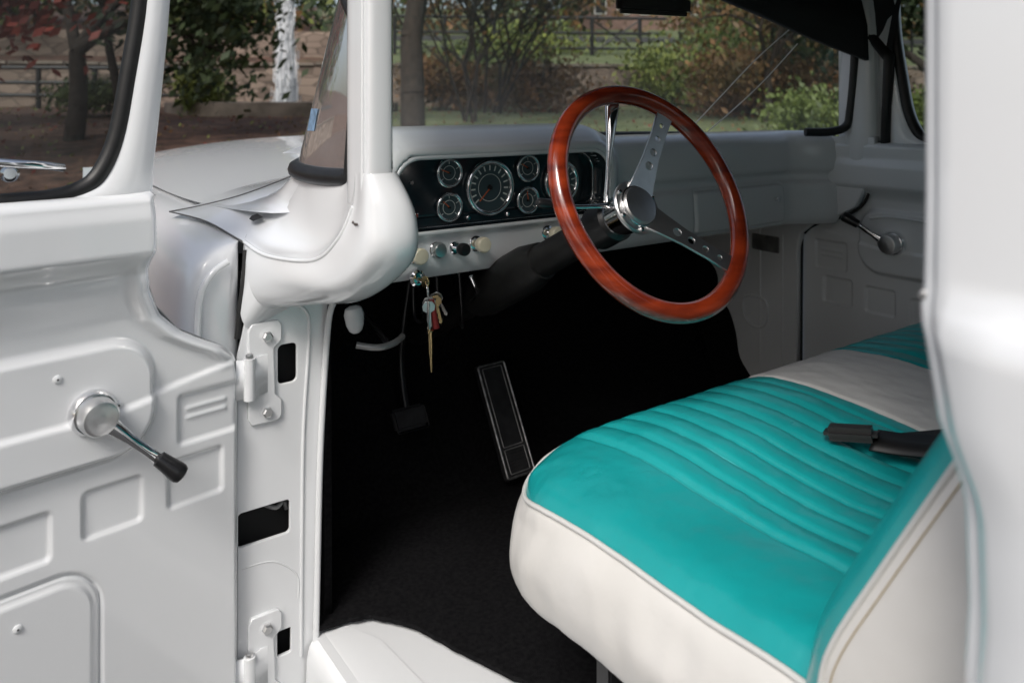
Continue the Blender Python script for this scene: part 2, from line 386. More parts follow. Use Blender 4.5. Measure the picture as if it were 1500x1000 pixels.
# ------------------------------------------------------------------ windshield
WT=[(.482,1.045,1.66),(.478,1.08,1.70),(.490,1.13,1.745),(.53,1.18,1.785),(.62,1.23,1.81),(.76,1.265,1.825),(.95,1.29,1.832),(1.19,1.30,1.835)]
WTm=catmull(mirror(WT),4)
grid('windshield',[[g.lerp(t,f) for g,t in zip(GBm,WTm)] for f in [i/6 for i in range(7)]],glass,truck)
tube('windshield_seal',list(GBm)+list(reversed(WTm)),.0145,rubber,truck,closed=True,res=3)
tube('windshield_seal_inner',[(1.80,1.215,1.473),(1.855,1.175,1.474),(1.880,1.148,1.49),(1.884,1.140,1.53),(1.884,1.132,1.60),(1.880,1.125,1.68),(1.862,1.12,1.73)],.011,rubber,truck,smooth=5)
hdr=[[tuple(q+Vector((0,-.004,.004))) for q in WTm],[(MID+(q.x-MID)*.99,q.y-.05,max(q.z+.03,1.88)) for q in WTm],[(MID+(q.x-MID)*.93,q.y-.14,1.90) for q in WTm]]
grid('headliner_front',hdr,headl,truck)
hdo=[[tuple(q+Vector((0,.012,.008))) for q in WTm],[(MID+(q.x-MID)*1.0,q.y-.01,q.z*.5+.95) for q in WTm],[(MID+(q.x-MID)*.97,q.y-.10,1.965) for q in WTm]]
grid('roof_front',hdo,white,truck)
rows=[]
for b,zc in ((1.17,1.965),(1.0,1.985),(.6,1.995),(.2,1.985),(-.02,1.95),(-.06,1.90)):
    rows.append([(MID+x*.74,b,zc-(.0+.035*abs(x)**4)) for x in (-1.03,-.97,-.8,-.4,0,.4,.8,.97,1.03)])
grid('roof',rows,white,truck,solid=.02)
rows=[[(MID+x*.72,b,1.905) for x in (-1,-.5,0,.5,1)] for b in (1.12,.6,.1,-.03)]
grid('headliner',rows,headl,truck)
box('roof_rail_driver',(.455,.57,1.935),(.022,.46,.03),white,truck,.01)
box('roof_rail_passenger',(1.93,.57,1.935),(.022,.52,.03),white,truck,.01)
rm=empty('interior_mirror',truck)
box('mirror_body',(1.16,1.13,1.748),(.088,.012,.021),blackp,rm,.009,rot=(0,0,R(-12)))
rod('mirror_arm',(1.17,1.14,1.76),(1.19,1.22,1.83),.006,.006,blackp,rm)
vt=catmull([(1.33,1.18,1.86),(1.50,1.18,1.86),(1.70,1.16,1.85),(1.885,1.12,1.83)],6)
vb=catmull([(1.35,1.13,1.780),(1.52,1.13,1.745),(1.70,1.12,1.700),(1.875,1.09,1.655)],6)
grid('sun_visor',[vt,[a.lerp(b,.5)+Vector((0,-.008,0)) for a,b in zip(vt,vb)],vb],headl,truck,solid=.012)
tube('windshield_pale_line',[(1.545,1.385,1.475),(1.60,1.33,1.56),(1.66,1.26,1.66),(1.73,1.19,1.75)],.0015,vinylw,truck,smooth=5,res=2)  # two thin pale curves just inside the glass
tube('windshield_pale_line_b',[(1.60,1.365,1.475),(1.66,1.32,1.54),(1.71,1.27,1.61),(1.76,1.21,1.70)],.0015,vinylw,truck,smooth=5,res=2)
tube('wiper_blade',[(.78,1.475,1.478),(.95,1.50,1.484),(1.12,1.515,1.482)],.004,rubber,truck,smooth=5)
# ------------------------------------------------------------------ dashboard
PR=catmull([(0,b,z) for b,z in [(1.485,1.452),(1.40,1.468),(1.32,1.475),(1.272,1.470),(1.248,1.452),(1.239,1.42),(1.238,1.390),(1.241,1.376),(1.256,1.362),(1.255,1.350),(1.241,1.335),(1.238,1.30),(1.236,1.262),(1.243,1.240),(1.262,1.230),(1.33,1.236)]],9)
NA=430; rows=[]
CA,CZ,CHX,CHZ,CR=.866,1.384,.250,.070,.050
for q in PR:
    r=[]
    for i in range(NA+1):
        a=.515+(1.895-.515)*i/NA
        b=q.y; z=q.z
        win=ss(.57,.65,a)*ss(1.19,1.09,a)
        face=ss(1.30,1.26,b) 
        z2=z+.030*win*ss(1.40,1.47,z)
        dc=sdr(a,z2,CA,CZ,CHX,CHZ,CR)
        h=0
        if b<1.31:
            up=ss(1.30,1.345,z2)
            near=ss(.06,.01,dc)
            b=b+(1.240-b)*near*face*(1 if 1.30<z2<1.47 else 0)
            h+=.032*ss(.055,.006,dc)*up*face
            h-=.052*ss(.002,-.004,dc)
            dg=sdr(a,z,1.573,1.292,.168,.050,.010)
            h-=.006*ss(.0035,.001,abs(dg)); h+=.004*ss(.0,-.004,dg)
        e=ss(1.76,1.895,a); b2=b-.06*e
        r.append((a,b2-h,z2))
    rows.append(r)
def didx(c):
    return 1 if (c.y>1.18 and c.y<1.32 and sdr(c.x,c.z,CA,CZ,CHX,CHZ,CR)<-.0005) else 0
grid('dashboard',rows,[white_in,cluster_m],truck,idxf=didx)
bez=rrect(CA,CZ,CHX-.001,CHZ-.001,CR,10)
def fr_(z): return 1-ss(1.30,1.345,z)
tube('cluster_bezel',[(a,1.2115+.028*fr_(z),z) for a,z in bez],.0045,white_in,truck,closed=True)
mesh_obj('cluster_plate',[(a,1.2625,z) for a,z in bez],[tuple(range(len(bez)))],cluster_m,truck,smooth=False)
grid('cluster_wall',[[(a,1.2135+.028*fr_(z),z) for a,z in bez],[(a,1.263,z) for a,z in bez]],cluster_m,truck,closed_v=True)
tube('cluster_trim',[(a,1.259,z) for a,z in rrect(CA,CZ,CHX-.007,CHZ-.007,CR-.007,10)],.0018,chrome,truck,closed=True)
inst=empty('instrument_cluster',truck)
FB=1.262
def gauge(a,z,r,name,nt=9,needle=200):
    g=empty(name,inst)
    lathe('dial',[(r*.98,0),(r*.98,.006)],(a,FB,z),(0,-1,0),gauge_m,g,40)
    torus('chrome_bezel',(a,FB-.008,z),(0,-1,0),r,.0036 if r<.03 else .0056,chrome,g,48,12)
    torus('inner_ring',(a,FB-.0065,z),(0,-1,0),r*.52,.0006,tick_m,g,40,6)
    vs=[];fs=[]
    for k in range(nt):
        t=R(220-260*k/(nt-1)); w=r*.03
        c,s=math.cos(t),math.sin(t)
        for rr,ww in ((.66*r,-w),(.66*r,w),(.86*r,w),(.86*r,-w)):
            vs.append((a+c*rr-s*ww,FB-.0068,z+s*rr+c*ww))
        fs.append((4*k,4*k+1,4*k+2,4*k+3))
    mesh_obj('ticks',vs,fs,tick_m,g,smooth=False)
    t=R(needle); tube('needle',[(a,FB-.009,z),(a+math.cos(t)*r*.7,FB-.009,z+math.sin(t)*r*.7)],.0010,orange,g,res=2)
    lathe('needle_hub',[(r*.12,0),(r*.08,.004)],(a,FB-.007,z),(0,-1,0),blackp,g,16)
gauge(.843,1.386,.050,'speedometer',15,225)
gauge(.752,1.419,.025,'fuel_gauge',5,160); gauge(.752,1.355,.025,'oil_gauge',5,140)
gauge(.934,1.419,.025,'temp_gauge',5,150); gauge(.934,1.355,.025,'amp_gauge',5,100)
gauge(1.020,1.387,.040,'clock',12,60)
for k,(a,z) in enumerate(((.675,1.405),(.685,1.345),(.797,1.331),(.889,1.331))):
    lathe('indicator_lamp',[(.005,0),(.005,.003),(.003,.005)],(a,FB,z),(0,-1,0),chrome,inst,14)
tube('cluster_badge_line',[(.655,FB-.001,1.425),(.71,FB-.001,1.425)],.0008,grime,inst)
def knob(a,z,mat,r=.013,L=.028,name='dash_knob'):
    k=empty(name,truck); f=1.238
    lathe('bezel',[(r*1.0,0),(r*1.0,.004),(r*.8,.006)],(a,f,z),(0,-1,0.05),chrome,k,24)
    lathe('stem',[(.004,0),(.004,L)],(a,f,z),(0,-1,.05),chrome,k,12)
    lathe('cap',[(r*.55,L-.012),(r*.9,L-.006),(r,L),(r,L+.009),(r*.85,L+.012),(r*.4,L+.013)],(a,f,z),(0,-1,.05),mat,k,24)
knob(.668,1.279,cream,.0145,.020); knob(.712,1.284,steel,.0135,.010); knob(.752,1.283,blackp,.0115,.030); knob(.798,1.286,cream,.0145,.024)
knob(.968,1.290,cream,.0145,.028); knob(1.020,1.293,cream,.0145,.028)
knob(1.70,1.305,chrome,.006,.004,'glovebox_lock')
tube('glovebox_badge',[(1.50,1.2335,1.312),(1.56,1.2335,1.312)],.0018,chrome,truck)
# ------------------------------------------------------------------ keys
keys=empty('key_ring')
ig=(.672,1.236,1.238)
lathe('ignition_bezel',[(.015,0),(.015,.006),(.011,.009),(.009,.009),(.008,.004)],ig,(0,-1,0),chrome,keys,28)
plate('ignition_key',[(-.002,0),(.002,0),(.002,.012),(.009,.016),(.010,.026),(.004,.032),(-.004,.032),(-.010,.026),(-.009,.016),(-.002,.012)],[circ(0,.026,.003)],(ig[0],ig[1]-.008,ig[2]),(.1,0,1),(0,-1,-.2),.002,brass,keys,.0004)
torus('split_ring',(ig[0]+.006,ig[1]-.032,ig[2]-.018),(.8,-.5,.1),.014,.0012,chrome,keys,40,8)
def key(o,tilt,mat,L=.05):
    ex=Vector((math.cos(tilt),-.35,math.sin(tilt)*.2)); ey=Vector((math.sin(tilt)*.5,0,-1))
    ey=(ey-ex.normalized()*ey.dot(ex.normalized()))
    plate('key',[(-.003,.016),(-.010,.012),(-.011,.004),(-.006,-.003),(.006,-.003),(.011,.004),(.010,.012),(.003,.016),(.003,L-.004),(0,L),(-.003,L-.003),(-.0015,L-.008),(-.003,L-.012),(-.001,L-.018),(-.003,L-.024)],[circ(0,.003,.0026)],o,ex,ey,.002,mat,keys,.0004)
key((.680,1.205,1.205),.5,steel); key((.690,1.202,1.207),.95,brass); key((.676,1.198,1.200),.1,steel,.055)
key((.695,1.21,1.21),1.3,steel,.045)
rod('fob_strap',(.684,1.200,1.205),(.690,1.196,1.155),.004,.006,leatherred,keys)
tube('chain',[(.674,1.195,1.205),(.673,1.192,1.18),(.674,1.19,1.155)],.0014,chrome,keys,smooth=4)
lathe('brass_cartridge_fob',[(.002,0),(.0055,.002),(.0055,.006),(.0045,.008),(.0045,.040),(.0032,.046),(.0022,.066),(.001,.075)],(.675,1.19,1.157),(.03,0,-1),brass,keys,20)
# ------------------------------------------------------------------ steering wheel
sw=empty('steering_wheel')
W=Vector((.872,.85,1.405)); e1=Vector((1,0,0)); e2=Vector((0,.455,.89)); nn=Vector((0,-.89,.455))
torus('wood_rim',W,nn,.1765,.0150,wood,sw,160,28)
torus('rim_rivet_band',W-nn*.0148,nn,.1765,.0022,steel,sw,120,8)
H=W-nn*.040
def spoke(ang,name):
    t=R(ang); d=e1*math.cos(t)+e2*math.sin(t); side=nn.cross(d)
    tip=W+d*.166; base=H+d*.02; ax=(tip-base); L=ax.length
    ol=[(0,-.024),(L*.2,-.019),(L*.45,-.0145),(L*.75,-.013),(L,-.015),(L,.015),(L*.75,.013),(L*.45,.0145),(L*.2,.019),(0,.024)]
    hs=[circ(L*(.36+.165*k),0,.0076-.0009*k) for k in range(4)]
    plate(name,ol,hs,base,ax,side-ax.normalized()*side.dot(ax.normalized()),.0032,steel,sw,.0008)
spoke(57,'spoke_a'); spoke(-47,'spoke_b')
lathe('hub_plate',[(.044,-.004),(.044,.0),(.042,.002),(.030,.002)],H,nn,steel,sw,48)
lathe('horn_button',[(.031,.001),(.031,.008),(.029,.0105),(.018,.0115),(.001,.012)],H,nn,steel,sw,48)
torus('horn_button_ring',H+nn*.004,nn,.032,.002,chrome,sw,48,8)
for k in range(6):
    t=2*math.pi*k/6+.3; q=H+e1*(.038*math.cos(t))+e2*(.038*math.sin(t))
    lathe('hub_bolt',[(.0035,0),(.0035,.005),(.002,.006)],q,nn,chrome,sw,10)
lathe('hub_adapter',[(.037,0),(.034,.012),(.031,.045),(.030,.050)],H-nn*.004,-nn,chrome,sw,48)
sc_=empty('steering_column',truck)
c0=H-nn*.05
lathe('column_collar',[(.031,0),(.036,.006),(.036,.05),(.030,.058)],c0,-nn,blackp,sc_,40)
lathe('column_jacket',[(.029,.05),(.030,.30),(.031,.75)],c0,-nn,rubber,sc_,40)
lathe('column_shroud',[(.034,.22),(.044,.27),(.046,.42),(.040,.46)],c0,-nn,rubber,sc_,40)
L0=Vector((.846,.93,1.392)); L1=Vector((.882,.953,1.560)); rows=[]
dd=(L1-L0).normalized(); xx=dd.cross(Vector((.581,.814,0))).normalized(); yy=dd.cross(xx)
for f,w,t in ((0,.004,.004),(.2,.0035,.003),(.45,.0045,.003),(.7,.009,.004),(.88,.012,.005),(.97,.011,.004),(1,.006,.002)):
    q=L0.lerp(L1,f)+yy*(.008*math.sin(f*3))
    rows.append([q+xx*(w*math.cos(k*math.pi/6))+yy*(t*math.sin(k*math.pi/6)) for k in range(12)])
grid('shift_lever',rows,chrome,sc_,closed_v=True)
tube('turn_signal_lever',[(.85,.93,1.385),(.80,.95,1.385),(.755,.955,1.392)],.0035,chrome,sc_,smooth=4)
lathe('turn_signal_tip',[(.006,0),(.008,.004),(.008,.022),(.005,.027)],(.757,.955,1.392),(-1,.1,.15),blackp,sc_,16)
# ------------------------------------------------------------------ floor, firewall, kick panels
fl=empty('cab_floor',truck)
mesh_obj('painted_floor',[(.50,.05,.648),(1.92,.05,.648),(1.92,1.64,.648),(.50,1.64,.648)],[(0,1,2,3)],white,fl)
edge=[(.80,.72),(.745,.88),(.705,.99),(.672,1.08),(.650,1.15),(.625,1.205),(.59,1.245),(.55,1.262),(.50,1.268)]
es=catmull([(a,b,0) for a,b in edge],5)
nr=[]
for q in es: nr.append((q.x+.006*noise.noise(q*45),q.y+.006*noise.noise(q*45+Vector((5,5,5))),.657))
vs=nr+[(.50,1.64,.657),(1.91,1.64,.657),(1.91,.10,.657),(.80,.10,.657)]
o=mesh_obj('floor_carpet',vs,[tuple(range(len(vs)))],carpet,fl,smooth=False)
s=o.modifiers.new('s','SOLIDIFY'); s.thickness=.008; s.offset=-1
vs=[];fs=[];rg=random.Random(5)
for k in range(110):
    x=rg.uniform(.66,1.0); y=rg.uniform(.98,1.5); t=rg.random()*3.14; l=rg.uniform(.001,.004); w_=.0008; z=.6585
    if x<.66+.2*(1.2-y): continue
    c_,s_=math.cos(t),math.sin(t); n0=len(vs); vs+=[(x+c_*l-s_*w_,y+s_*l+c_*w_,z),(x+c_*l+s_*w_,y+s_*l-c_*w_,z),(x-c_*l+s_*w_,y-s_*l-c_*w_,z),(x-c_*l-s_*w_,y-s_*l+c_*w_,z)]; fs.append((n0,n0+1,n0+2,n0+3))
mesh_obj('carpet_lint',vs,fs,lint,fl,smooth=False)
FW=catmull([(0,1.50,.660),(0,1.56,.70),(0,1.63,.85),(0,1.66,1.0),(0,1.66,1.34)],5)
grid('toe_board_carpet',[[(a,q.y+.004*noise.noise(Vector((a*9,q.z*9,0))),q.z) for a in [.50+.05*i for i in range(29)]] for q in FW],carpet,fl)
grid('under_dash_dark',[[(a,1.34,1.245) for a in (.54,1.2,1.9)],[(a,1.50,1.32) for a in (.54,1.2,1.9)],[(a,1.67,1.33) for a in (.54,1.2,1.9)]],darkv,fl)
plate('kick_panel_driver_carpet',[(1.288,.45),(1.66,.45),(1.66,1.31),(1.30,1.24),(1.295,1.21)],[],(.530,0,0),(0,1,0),(0,0,1),.012,carpet,fl,.001)
KP=[(1.08,1.46),(1.66,1.44),(1.66,.65),(1.305,.65),(1.302,1.15),(1.292,1.195),(1.255,1.225),(1.19,1.25),(1.13,1.285),(1.105,1.34),(1.10,1.40),(1.08,1.40)]
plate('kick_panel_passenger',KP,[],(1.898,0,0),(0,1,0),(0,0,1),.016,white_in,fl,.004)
kc=[(v.x,v.y) for v in catmull([(1.40,.65,0),(1.44,.74,0),(1.49,.80,0),(1.505,.87,0),(1.53,.93,0),(1.565,.965,0),(1.575,1.03,0),(1.60,1.06,0),(1.66,1.10,0)],4)]
plate('kick_carpet_passenger',kc+[(1.66,.65)],[],(1.884,0,0),(0,1,0),(0,0,1),.006,carpet,fl,.001)
tube('kick_panel_bead',[(1.887,1.42,1.20),(1.887,1.42,.80)],.004,white_in,fl)
tube('kick_panel_bead_b',[(1.887,1.345,1.18),(1.887,1.345,.70)],.003,white_in,fl)
tube('kick_panel_pocket',[(1.884,1.40,.985),(1.884,1.47,.985),(1.884,1.475,.93),(1.884,1.44,.905),(1.884,1.40,.92)],.004,white_in,fl,closed=True,smooth=4)
tube('door_gap_passenger',[(1.906,b-.003,z) for b,z in ((1.303,.66),(1.300,1.15),(1.290,1.193),(1.253,1.222),(1.188,1.246),(1.127,1.282),(1.101,1.34),(1.094,1.45),(1.094,1.9))],.0040,darkv,fl,smooth=4)
plate('vent_door',rrect(1.40,1.15,.045,.022,.004),[],(1.886,0,0),(0,1,0),(0,0,1),.004,grime,fl,.001)
pd=empty('passenger_door',truck)
def PP(s,h,z): return Vector((1.925-h,1.30-s,z))
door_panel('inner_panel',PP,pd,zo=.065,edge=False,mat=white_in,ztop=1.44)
def PP2(s,h,z): return Vector((1.925-h,1.225-s,z+.03))
wframe('window_frame',PP2,pd)
crank(PP,pd,.262,1.20,-.075,.045)
tube('door_grab_bead',[PP(.20,.018,1.255),PP(.26,.02,1.265),PP(.36,.02,1.262)],.004,white_in,pd,smooth=4)
grid('door_sill',[[(x,b,z) for b in (-.2,.2,.8,1.275)] for x,z in ((.484,.45),(.484,.60),(.487,.628),(.494,.642),(.508,.650),(.60,.6515))],white,truck,sub=1)
# ------------------------------------------------------------------ B pillar / cab rear corner
EB=[(.45,.192),(1.20,.194),(1.25,.199),(1.29,.197),(1.345,.1990),(1.36,.2045),(1.378,.2125),(1.405,.2170),(1.425,.2205),(1.434,.2225),(1.445,.2205),(1.50,.2195),(1.95,.2195)]
zs=[.45,.7,.95,1.15]+[1.20+.01*i for i in range(36)]+[1.6,1.75,1.95]
rows=[]
for z in zs:
    e=interp(EB,z); bl=.016*ss(1.452,1.428,z)
    be=.0025*math.exp(-((z-1.436)/.006)**2)
    rows.append([(.53,e-.03,z),(.50,e-.022,z),(.452,e-.004,z),(.440,e+.001,z),(.434-be,e-.001,z),(.4315-be,e-.005,z),(.4310-be,e-.0085,z),(.4265,e-.0105,z),(.4235-bl*.2,e-.014,z),(.422-bl*.6,e-.022,z),(.421-bl,e-.05,z),(.420-bl,e-.10,z),(.420-bl,-.12,z),(.45,-.20,z),(.55,-.22,z),(1.19,-.22,z)])
grid('cab_corner_panel',rows,white,truck)
lathe('pillar_screw',[(.0028,0),(.0028,.001),(.0015,.002)],(.4325,.2185,1.445),(-1,-.5,0),grime,truck,12)
plate('cab_back_wall',[(.44,.45),(1.95,.45),(1.95,1.95),(.44,1.95)],[rrect(1.19,1.68,.50,.16,.06)],(0,.02,0),(1,0,0),(0,0,1),.02,white_in,truck,.002)
plate('rear_window',rrect(1.19,1.68,.51,.17,.06),[],(0,-.005,0),(1,0,0),(0,0,1),.003,glass,truck,0)
box('passenger_rear_corner',(1.94,.11,1.2),(.025,.13,.75),white,truck,.01)
box('bed_side_driver',(.42,-1.35,.95),(.03,1.08,.27),white,truck,.02)
box('bed_side_passenger',(1.96,-1.35,.95),(.03,1.08,.27),white,truck,.02)
box('bed_floor',(1.19,-1.35,.72),(.74,1.08,.02),grime,truck,.01)
for (x,y) in ((.40,2.25),(1.98,2.25),(.40,-1.3),(1.98,-1.3)):
    torus('tyre',(x,y,.37),(1,0,0),.27,.10,rubber,truck,48,16)
    lathe('wheel_rim',[(.19,-.08),(.19,.08),(.08,.05)],(x,y,.37),(-1 if x<1 else 1,0,0),steel,truck,32)
# ------------------------------------------------------------------ pedals
ped=empty('accelerator_pedal',truck)
padm=new_mat('worn_pedal_rubber',(.028,.028,.030),.5,var=.4,vscale=50)
trimm=new_mat('worn_pedal_trim',(.6,.6,.6),.35,metal=.9,var=.5,vscale=60)
g0=Vector((1.065,1.46,.690)); g1=Vector((1.062,1.585,.915)); ax=(g1-g0); Lp=ax.length
sd=Vector((1,.05,0)); sd=(sd-ax.normalized()*sd.dot(ax.normalized())).normalized()
plate('frame',rrect(0,Lp/2,.040,Lp/2,.006),[],g0,sd,ax,.010,padm,ped,.002)
nrm=sd.cross(ax).normalized()
if nrm.y>0: nrm=-nrm
tube('chrome_trim',[g0+sd*x+ax.normalized()*y+nrm*.007 for x,y in rrect(0,Lp/2,.039,Lp/2-.002,.006)],.0024,trimm,ped,closed=True)
tube('tread_bar',[g0+sd*x+ax.normalized()*y+nrm*.007 for x,y in rrect(0,.158,.028,.090,.003)],.0013,grime,ped,closed=True)
tube('heel_bar',[g0+sd*x+ax.normalized()*y+nrm*.007 for x,y in rrect(0,.036,.028,.026,.003)],.0013,grime,ped,closed=True)
for k in range(6):
    tube('heel_rib',[g0+sd*(-.024)+ax.normalized()*(.016+.008*k)+nrm*.007,g0+sd*.024+ax.normalized()*(.016+.008*k)+nrm*.007],.0013,padm,ped)
def pedal(c,name):
    p=empty(name,truck)
    box('pad',c,(.040,.008,.024),padm,p,.006,rot=(R(-35),0,0))
    tube('pad_trim',[(c[0]+x,c[1]-.010+y*.5,c[2]+y*.8) for x,y in rrect(0,0,.038,.025,.006)],.0012,blackp,p,closed=True)
    tube('arm',[(c[0],c[1]+.01,c[2]),(c[0]+.01,c[1]+.06,c[2]+.12),(c[0]+.02,c[1]+.03,c[2]+.32)],.008,blackp,p,smooth=4)
pedal((.815,1.53,.860),'brake_pedal')
pb=empty('parking_brake_handle',truck)
lathe('bracket',[(.006,-.004),(.014,0),(.017,.010),(.015,.028),(.011,.038),(.006,.042)],(.556,1.245,1.200),(.08,-.1,-1),white_in,pb,24)
tube('chrome_handle',[(.548,1.215,1.146),(.58,1.20,1.140),(.61,1.20,1.142),(.632,1.21,1.148)],.0055,grime,pb,smooth=4)
tube('rod',[(.60,1.21,1.145),(.61,1.3,1.16),(.62,1.45,1.19)],.005,blackp,pb,smooth=4)
for k in range(5):
    tube('wiring',[(.70+.05*k,1.30,1.235),(.72+.06*k,1.33+.01*k,1.14-.02*(k%3)),(.78+.04*k,1.40,1.12),(.80+.05*k,1.5,1.2)],.0035,blackp,truck,smooth=5)
tube('choke_cable',[(.79,1.24,1.225),(.81,1.25,1.19),(.83,1.30,1.16)],.004,chrome,truck,smooth=4)
lathe('dimmer_switch',[(.010,0),(.010,.010),(.007,.014)],(.63,1.60,.86),(0,-1,.5),grime,truck,16)
# ------------------------------------------------------------------ bench seat
seat=empty('bench_seat')
A0,A1,B0,B1,RC=.604,1.875,.20,.895,.120
NAq,NBq=400,120
seams=[.735+.045*i for i in range(9)]
seams=[s for s in seams if s<1.125]
seams2=[1.415+.045*i for i in range(9)]
def seat_xy(u,v):
    a=A0+(A1-A0)*u; b=B0+(B1-B0)*v
    for (ca,sa) in ((A0+RC,-1),(A1-RC,1)):
        x=(a-ca)*sa/RC; y=(b-(B1-RC))/RC
        if x>0 and y>0:
            x2=x*math.sqrt(1-y*y/2); y2=y*math.sqrt(1-x*x/2)
            return ca+sa*x2*RC, B1-RC+y2*RC
    return a,b
def seat_z(a,b,u,v):
    eF=(1-v)*(B1-B0); eN=u*(A1-A0); eR=(1-u)*(A1-A0); e=min(eF,eN,eR)
    z=1.082-.024*math.exp(-e/.035)-.012*math.exp(-e/.010)
    z-=.022*math.exp(-((eF/.10)**2+(eN/.12)**2))
    z+=.012*math.exp(-((b-.74)/.13)**2)*ss(.0,.2,eN)-.010*math.exp(-(((a-.9)/.2)**2+((b-.55)/.16)**2))
    f=ss(.006,.055,eF)
    for lst in (seams,seams2):
        if lst[0]-.03<a<lst[-1]+.03:
            for s in lst:
                d=abs(a-s)
                if d<.02: z-=.0062*f*math.exp(-(d/.0042)**2)
            ph=(a-lst[0])/.045
            if 0<ph<len(lst)-1: z+=.0034*f*abs(math.sin(math.pi*ph))
    for s in (1.13,1.375):
        z-=.004*math.exp(-((a-s)/.004)**2)
    z+=.0020*noise.noise(Vector((a*9,b*14,0)))+.0013*noise.noise(Vector((a*30,b*22,3)))+.0006*noise.noise(Vector((a*60,b*90,7)))
    return z
rows=[]
for j in range(NBq+1):
    v=j/NBq; r=[]
    for i in range(NAq+1):
        u=i/NAq; a,b=seat_xy(u,v); r.append(Vector((a,b,seat_z(a,b,u,v))))
    rows.append(r)
grid('cushion_top',rows,[teal,vinylw],seat,idxf=lambda c:1 if 1.13<c.x<1.375 else 0)
loop=[rows[j][0] for j in range(NBq+1)]+rows[NBq][1:]+[rows[j][NAq] for j in range(NBq-1,-1,-1)]
def outn(k):
    a=loop[max(k-4,0)]; b=loop[min(k+4,len(loop)-1)]; t=(b-a); t.z=0; t.normalize(); return Vector((-t.y,t.x,0))
ON=[outn(k) for k in range(len(loop))]
sk=[]
prof=catmull([(0,0,0),(.005,-.006,0),(.014,-.022,0),(.022,-.045,0),(.025,-.072,0),(.020,-.100,0),(.004,-.128,0),(-.022,-.146,0),(-.07,-.152,0)],3)
for pq in prof:
    off,dz=pq.x,pq.y; am=ss(0,-.03,dz)
    sk.append([p+ON[k]*(off+am*(.0055*noise.noise(Vector((p.x*9,p.y*9,dz*22)))+.0028*noise.noise(Vector((p.x*30,p.y*30,dz*14)))))+Vector((0,0,dz)) for k,p in enumerate(loop)])
grid('cushion_border',sk,vinylw,seat)
tube('cushion_piping',[p+ON[k]*.003+Vector((0,0,.001)) for k,p in enumerate(loop)][::3],.0034,piping,seat)
for s in seams+seams2:
    i=round((s-A0)/(A1-A0)*NAq)
    tube('stitch_line',[rows[j][i]+Vector((0,0,.0006)) for j in range(5,NBq-8,3)],.0010,stitch,seat,res=1)
BP=catmull([(0,b,z) for b,z in [(.385,1.04),(.383,1.10),(.370,1.145),(.334,1.215),(.291,1.295),(.250,1.37),(.225,1.42),(.185,1.455),(.12,1.455),(.07,1.40),(.055,1.25),(.055,1.10),(.07,1.0),(.16,.96),(.32,.975)]],5,True)
NB_=len(BP)
def inn(k):
    t=BP[(k+1)%NB_]-BP[k-1]; n=Vector((0,-t.z,t.y)).normalized()
    c=Vector((0,.19,1.20)); 
    return n if n.dot(c-BP[k])>0 else -n
def ring(a,d): return [(a,(q+inn(k)*d).y,(q+inn(k)*d).z) for k,q in enumerate(BP)]
AL=[(.5530,.024),(.5570,.015),(.5640,.007),(.5750,.0015),(.59,0)]+[(.60+.0635*i,0) for i in range(1,20)]+[(1.865,.01)]
grid('backrest_face',[ring(a,d) for a,d in AL],teal,seat,closed_v=True)
c1=ring(.5530,.024); c2=ring(.5490,.034); c3=ring(.546,.055)
cn=Vector((.546,.19,1.20))
grid('backrest_side',[c1,c2,c3,[Vector(q).lerp(cn,.5) for q in c3],[Vector(q).lerp(cn,.999) for q in c3]],vinylw,seat,closed_v=True)
tube('backrest_piping',ring(.5525,.024),.0026,piping,seat,closed=True)
tube('backrest_stitch',ring(.5485,.033),.0006,thread,seat,closed=True,res=1)
box('seat_frame_front',(1.2,.75,.895),(.56,.015,.020),blackp,seat,.004)
for x in (.70,1.75):
    box('seat_frame_side',(x,.50,.895),(.015,.28,.020),blackp,seat,.004)
    box('seat_leg_front',(x,.76,.765),(.014,.014,.115),blackp,seat,.003)
    box('seat_leg_rear',(x,.30,.765),(.014,.014,.115),blackp,seat,.003)
    box('seat_foot',(x,.53,.672),(.018,.27,.010),blackp,seat,.003)
box('seat_riser',(1.25,.42,.76),(.50,.25,.10),darkv,seat,.01)
tube('seat_spring',[(.76+.012*math.cos(k*.9),.70+.02*math.sin(k*.9),.70+.004*k) for k in range(40)],.003,grime,seat)
belt=empty('seat_belt')
pts=catmull([(1.06,.30,1.20),(1.05,.37,1.165),(1.035,.45,1.125),(1.02,.53,1.103),(1.005,.575,1.098)],5)
rws=[[p+Vector((0.8,.2,.25)).normalized()*w for p in pts] for w in (-.022,0,.022)]
grid('webbing',rws,rubber,belt,solid=.003)
lp=catmull([(1.02,.56,1.097),(1.09,.53,1.096),(1.16,.50,1.094),(1.24,.43,1.093),(1.30,.38,1.095)],5)
grid('webbing_loose',[[p+Vector((0,w,0)) for p in lp] for w in (-.022,.022)],rubber,belt,solid=.003)
box('buckle',(.993,.60,1.102),(.020,.034,.009),blackp,belt,.007,rot=(R(-8),R(8),R(25)))
